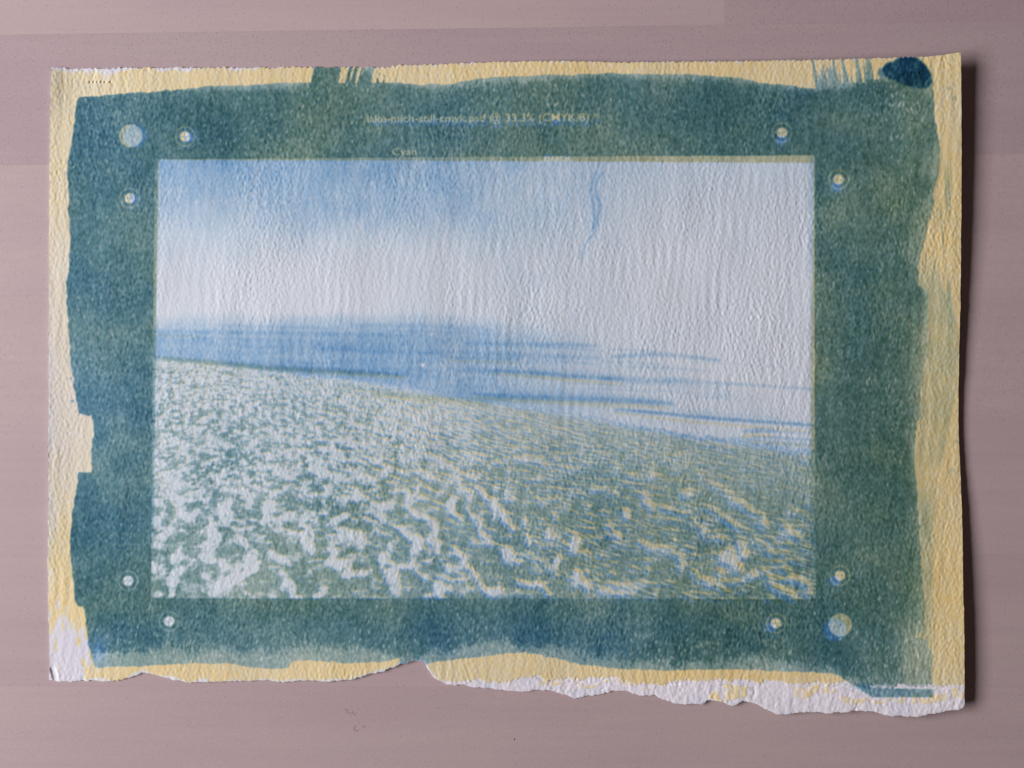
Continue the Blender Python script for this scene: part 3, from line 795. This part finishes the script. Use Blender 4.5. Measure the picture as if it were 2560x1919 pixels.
# cracks between the flaps of the torn lip
crack = np.zeros((H, W), np.float32)
for pts in ([(1638, 1735), (1644, 1720), (1660, 1712), (1700, 1706)], [(1881, 1746), (1888, 1728), (1889, 1712)], [(2128, 1780), (2140, 1768), (2143, 1757)], [(1508, 1733), (1500, 1724), (1512, 1716)],
            [(1372, 1701), (1420, 1706), (1470, 1704), (1560, 1711)], [(1340, 1691), (1380, 1698)], [(1760, 1712), (1840, 1714), (1890, 1711)], [(2020, 1720), (2080, 1716), (2140, 1722)], [(2200, 1720), (2300, 1719), (2405, 1722)]):
    stroke(crack, pts, 1.8, 2.2, 1.0)
crack = bilinear(crack, XX + 2.5 * low(18, 141), YY + 2.0 * low(18, 142))
Zg -= 0.20 * bilinear(crack, gx, Yg)
# little needle holes and creases near the upper corners, the bruised lower-left corner
dent = np.zeros((H, W), np.float32)
for x in (225, 234.5, 243.5, 253, 262, 276):
    stroke(dent, [(x, 205.5)], 2.3, 1.6, 1.0)
for x in (2261, 2270, 2281, 2290, 2300):
    stroke(dent, [(x, 184 - 0.05 * (x - 2260))], 2.2, 1.5, 0.9)
Zg -= 0.40 * bilinear(dent, gx, Yg)
crease = np.zeros((H, W), np.float32)
stroke(crease, [(182, 201), (212, 205), (226, 206)], 1.6, 2.0, 0.6); stroke(crease, [(276, 205), (300, 208)], 1.6, 2.0, 0.5)
stroke(crease, [(236, 165), (237, 180), (232, 196)], 2.0, 2.5, 1.0); stroke(crease, [(308, 165), (310, 200), (318, 232)], 4, 7, 0.5)
Zg -= 0.16 * bilinear(crease, gx, Yg)
e1 = ((gx - 135) * 0.96 + (Yg - 1682) * -0.26) / 6.5; e2 = ((gx - 135) * 0.26 + (Yg - 1682) * 0.96) / 20
Zg -= 0.42 * np.exp(-(e1 ** 4 + e2 ** 4)) ; Zg += 0.10 * np.exp(-((gx - 146) / 4) ** 2 - ((Yg - 1682) / 16) ** 2)
# rounded rim of the pulp at the torn and perforated borders
rim = np.minimum((bot_y - Yg), 6) / 6
Zg -= 0.10 * (1 - rim) ** 2
rimt = np.minimum((Yg - top_y), 5) / 5
Zg -= 0.07 * (1 - rimt) ** 2
Zg = np.maximum(Zg, 0.12)

P = to_world(gx, Yg, Zg * 1e-3)
# vertex normals of the whole relief, shared by every piece so no seam shows
du = np.gradient(P, axis=1); dv = np.gradient(P, axis=0)
NRM = np.cross(dv, du); NRM /= np.linalg.norm(NRM, axis=-1, keepdims=True)
if NRM[NV // 2, NU // 2, 2] < 0: NRM = -NRM

cg = bilinear(CD, gx, Yg)[..., None].clip(0, 3); yg = bilinear(YD, gx, Yg)[..., None].clip(0, 3)
tone_p = (1 + 0.012 * bilinear(low(50, 151), gx, Yg))[..., None]
bare = bilinear(((1 - pict) * (1 - np.clip(y_amt * 1.6, 0, 1)) * (1 - np.clip(c_amt * 2, 0, 1))).astype(np.float32), gx, Yg)[..., None]
COL = PAPER * tone_p * T_C ** cg * T_Y ** yg * (1 - bare * np.array([0.02, 0.085, 0.07])) * (1 + tg[..., None] * np.array([0.10, 0.08, 0.07]))

# ------------------------------------------------------------------ paper material
def paper_material():
    m, nt, b = new_mat("coated_rag_paper")
    L = nt.links
    at = N(nt, "ShaderNodeAttribute", attribute_name="pigment")
    geo = N(nt, "ShaderNodeNewGeometry")
    n1 = noise(nt, geo.outputs["Position"], 3800, 2, 0.6)
    col = mix_color(nt, 'MULTIPLY', 1.0, at.outputs["Color"], ramp(nt, n1, 0.2, 0.8, (0.955, 0.955, 0.955, 1), (1.045, 1.045, 1.045, 1)))
    L.new(col, b.inputs["Base Color"])
    b.inputs["Roughness"].default_value = 0.92
    b.inputs["Specular IOR Level"].default_value = 0.12
    fib = noise(nt, geo.outputs["Position"], 2400, 3, 0.65, 0.6)
    bump = N(nt, "ShaderNodeBump")
    bump.inputs["Strength"].default_value = 0.35
    bump.inputs["Distance"].default_value = 0.00004
    L.new(fib, bump.inputs["Height"])
    L.new(bump.outputs[0], b.inputs["Normal"])
    return m
PAPER_MAT = paper_material()

# ------------------------------------------------------------------ pieces of the sheet
fcx = 0.25 * (gx[:-1, :-1] + gx[1:, :-1] + gx[:-1, 1:] + gx[1:, 1:])
fcy = 0.25 * (Yg[:-1, :-1] + Yg[1:, :-1] + Yg[:-1, 1:] + Yg[1:, 1:])
region = np.zeros(fcx.shape, np.int32)                       # 0 = coated margins
region[bilinear(pict, fcx, fcy) > 0.5] = 1
names = {0: "coated_margin", 1: "seascape_picture"}
nxt = 2
def add_region(name, mask):
    global nxt
    if mask.any():
        region[mask] = nxt; names[nxt] = name; nxt += 1
for cx, cy in MARKS:
    add_region("registration_mark", np.hypot(fcx - cx, fcy - cy) < 27)
for cx, cy in STARS:
    add_region("star_target", np.hypot(fcx - cx, fcy - cy) < 31)
for nm, (sub, org), dy in (("file_name_lettering", L_FILE, 0), ("cyan_lettering", L_CYAN, 0), ("black_lettering", L_BLACK, 9.5)):
    full = np.zeros((H, W), np.float32); paste(full, sub, org)
    dx_ = 1.5 if dy else 0
    add_region(nm, (bilinear(full, fcx - dx_, fcy - dy) > 0.33) & ((region == 0) | (dy > 0)))
add_region("pigment_blot", (bilinear(blot.astype(np.float32), fcx, fcy) > 0.5))
add_region("torn_edge", (fcy > TEAR(fcx)) & (fcx > 1084))

root = bpy.data.objects.new("art_print", None)
root.location = (0, 0, 0)
scene.collection.objects.link(root)
root["label"] = "teal and tan seascape print on torn textured paper lying on the pale wood"
root["category"] = "art print"

vid = np.arange(NU * NV).reshape(NV, NU)
quads = np.stack([vid[1:, :-1], vid[1:, 1:], vid[:-1, 1:], vid[:-1, :-1]], -1)
Pf = P.reshape(-1, 3); Nf = NRM.reshape(-1, 3); Cf = COL.reshape(-1, 3)

def build(name, verts, faces, cols, nrms=None, smooth_on=True):
    me = bpy.data.meshes.new(name)
    nf = len(faces)
    me.vertices.add(len(verts)); me.vertices.foreach_set("co", verts.astype(np.float32).ravel())
    me.loops.add(nf * 4); me.loops.foreach_set("vertex_index", faces.astype(np.int32).ravel())
    me.polygons.add(nf)
    me.polygons.foreach_set("loop_start", np.arange(0, nf * 4, 4, dtype=np.int32))
    me.update(calc_edges=True)
    me.validate()
    me.polygons.foreach_set("use_smooth", np.full(nf, smooth_on))
    a = me.attributes.new("pigment", 'FLOAT_COLOR', 'POINT')
    rgba = np.ones((len(verts), 4), np.float32); rgba[:, :3] = cols
    a.data.foreach_set("color", rgba.ravel())
    if nrms is not None:
        me.normals_split_custom_set_from_vertices(nrms.astype(np.float32))
    me.materials.append(PAPER_MAT)
    o = bpy.data.objects.new(name, me)
    scene.collection.objects.link(o)
    o.parent = root
    return o

PART_LABEL = {"seascape_picture": "hazy blue sea above rippled green-grey sand, printed in two slipped colours",
              "pigment_blot": "dark navy pooled blot at the top of the sheet",
              "torn_edge": "bare white torn pulp lip along the bottom edge",
              "coated_margin": "brushed teal border over tan yellow margins"}
for r_id, nm in names.items():
    fq = quads[region == r_id]
    if len(fq) == 0:
        continue
    used, inv = np.unique(fq, return_inverse=True)
    o = build(nm, Pf[used], inv.reshape(-1, 4), Cf[used], Nf[used])
    if nm in PART_LABEL:
        o["label"] = PART_LABEL[nm]

# the cut and torn sides and the back, giving the sheet its thickness
TH = 0.00042
ring = np.r_[vid[0, :], vid[1:, -1], vid[-1, -2::-1], vid[-2:0:-1, 0]]
n = len(ring)
topv = Pf[ring]; low_v = topv.copy(); low_v[:, 2] = np.maximum(topv[:, 2] - TH, 0.00003)
cen = topv.mean(0)
sv = np.vstack([topv, low_v])
i = np.arange(n); j = (i + 1) % n
sf = np.stack([i, j, j + n, i + n], -1)
# coarse back
st_u = np.unique(np.r_[np.arange(0, NU, 10), NU - 1]); st_v = np.unique(np.r_[np.arange(0, NV, 10), NV - 1])
bk = P[np.ix_(st_v, st_u)].copy(); bk[..., 2] = np.maximum(bk[..., 2] - TH, 0.00003)
bid = np.arange(bk.shape[0] * bk.shape[1]).reshape(bk.shape[:2]) + 2 * n
bf = np.stack([bid[:-1, :-1], bid[:-1, 1:], bid[1:, 1:], bid[1:, :-1]], -1).reshape(-1, 4)
allv = np.vstack([sv, bk.reshape(-1, 3)])
side_col = np.where((np.arange(len(allv)) < n)[:, None], 0.5 * PAPER + 0.5 * np.resize(Cf[ring], (n, 3))[np.minimum(np.arange(len(allv)), n - 1)], PAPER * 0.97)
build("sheet_back", allv, np.vstack([sf, bf]), side_col, None)

# ------------------------------------------------------------------ small marks on the table
def film_material(name, color, cover):
    m, nt, b = new_mat(name)
    L = nt.links
    geo = N(nt, "ShaderNodeNewGeometry")
    n1 = noise(nt, geo.outputs["Position"], 900, 3, 0.6)
    tr = N(nt, "ShaderNodeBsdfTransparent")
    mx = N(nt, "ShaderNodeMixShader")
    L.new(ramp(nt, n1, 0.35, 0.65, (cover * 0.25,) * 3 + (1,), (cover,) * 3 + (1,)), mx.inputs[0])
    L.new(tr.outputs[0], mx.inputs[1]); L.new(b.outputs[0], mx.inputs[2])
    b.inputs["Base Color"].default_value = (*color, 1); b.inputs["Roughness"].default_value = 0.7
    L.new(mx.outputs[0], nt.nodes["Material Output"].inputs[0])
    return m
STAIN = film_material("brown_stain", (0.52, 0.27, 0.17), 0.34)
SPECK = film_material("dark_speck", (0.05, 0.04, 0.04), 0.95)
def smear(name, polys, mat):
    """thin dried dribbles: each a low lens-shaped ribbon on the wood"""
    vv, ff = [], []
    for pts, hw in polys:
        pts = np.array(pts, float)
        d = np.gradient(pts, axis=0); d /= np.linalg.norm(d, axis=1, keepdims=True) + 1e-9
        nn = np.stack([-d[:, 1], d[:, 0]], 1)
        k = len(pts); wv = 2.1 * hw * np.sqrt(np.clip(1 - np.linspace(-0.95, 0.95, k) ** 2, 0.02, 1))
        b0 = len(vv)
        for s, z in ((-1, 0.00001), (0, 0.00005), (1, 0.00001)):
            w = to_world(pts[:, 0] + s * nn[:, 0] * wv, pts[:, 1] + s * nn[:, 1] * wv, z)
            vv += [tuple(a) for a in w]
        for a in range(2):
            for q_ in range(k - 1):
                ff.append((b0 + a * k + q_, b0 + a * k + q_ + 1, b0 + (a + 1) * k + q_ + 1, b0 + (a + 1) * k + q_))
    me = bpy.data.meshes.new(name); me.from_pydata(vv, [], ff); me.materials.append(mat)
    o = bpy.data.objects.new(name, me); scene.collection.objects.link(o)
    o.parent = table
    o.matrix_parent_inverse = table.matrix_world.inverted()
    return o
bpy.context.view_layer.update()
smear("stain", [([(862, 1770), (868, 1776), (873, 1782)], 2.0), ([(874, 1784), (882, 1780), (888, 1786), (892, 1778)], 1.8), ([(880, 1774), (884, 1784)], 1.5), ([(894, 1768), (898, 1774)], 1.2)], STAIN)
smear("stain", [([(884, 1824), (887, 1815), (891, 1810)], 1.6), ([(884, 1824), (890, 1825), (897, 1824)], 1.6), ([(897, 1802), (900, 1810)], 1.3), ([(904, 1813), (909, 1816), (913, 1812)], 2.0)], STAIN)
smear("speck", [([(1284.5, 1846), (1286, 1846.5), (1287.5, 1846)], 1.5)], SPECK)
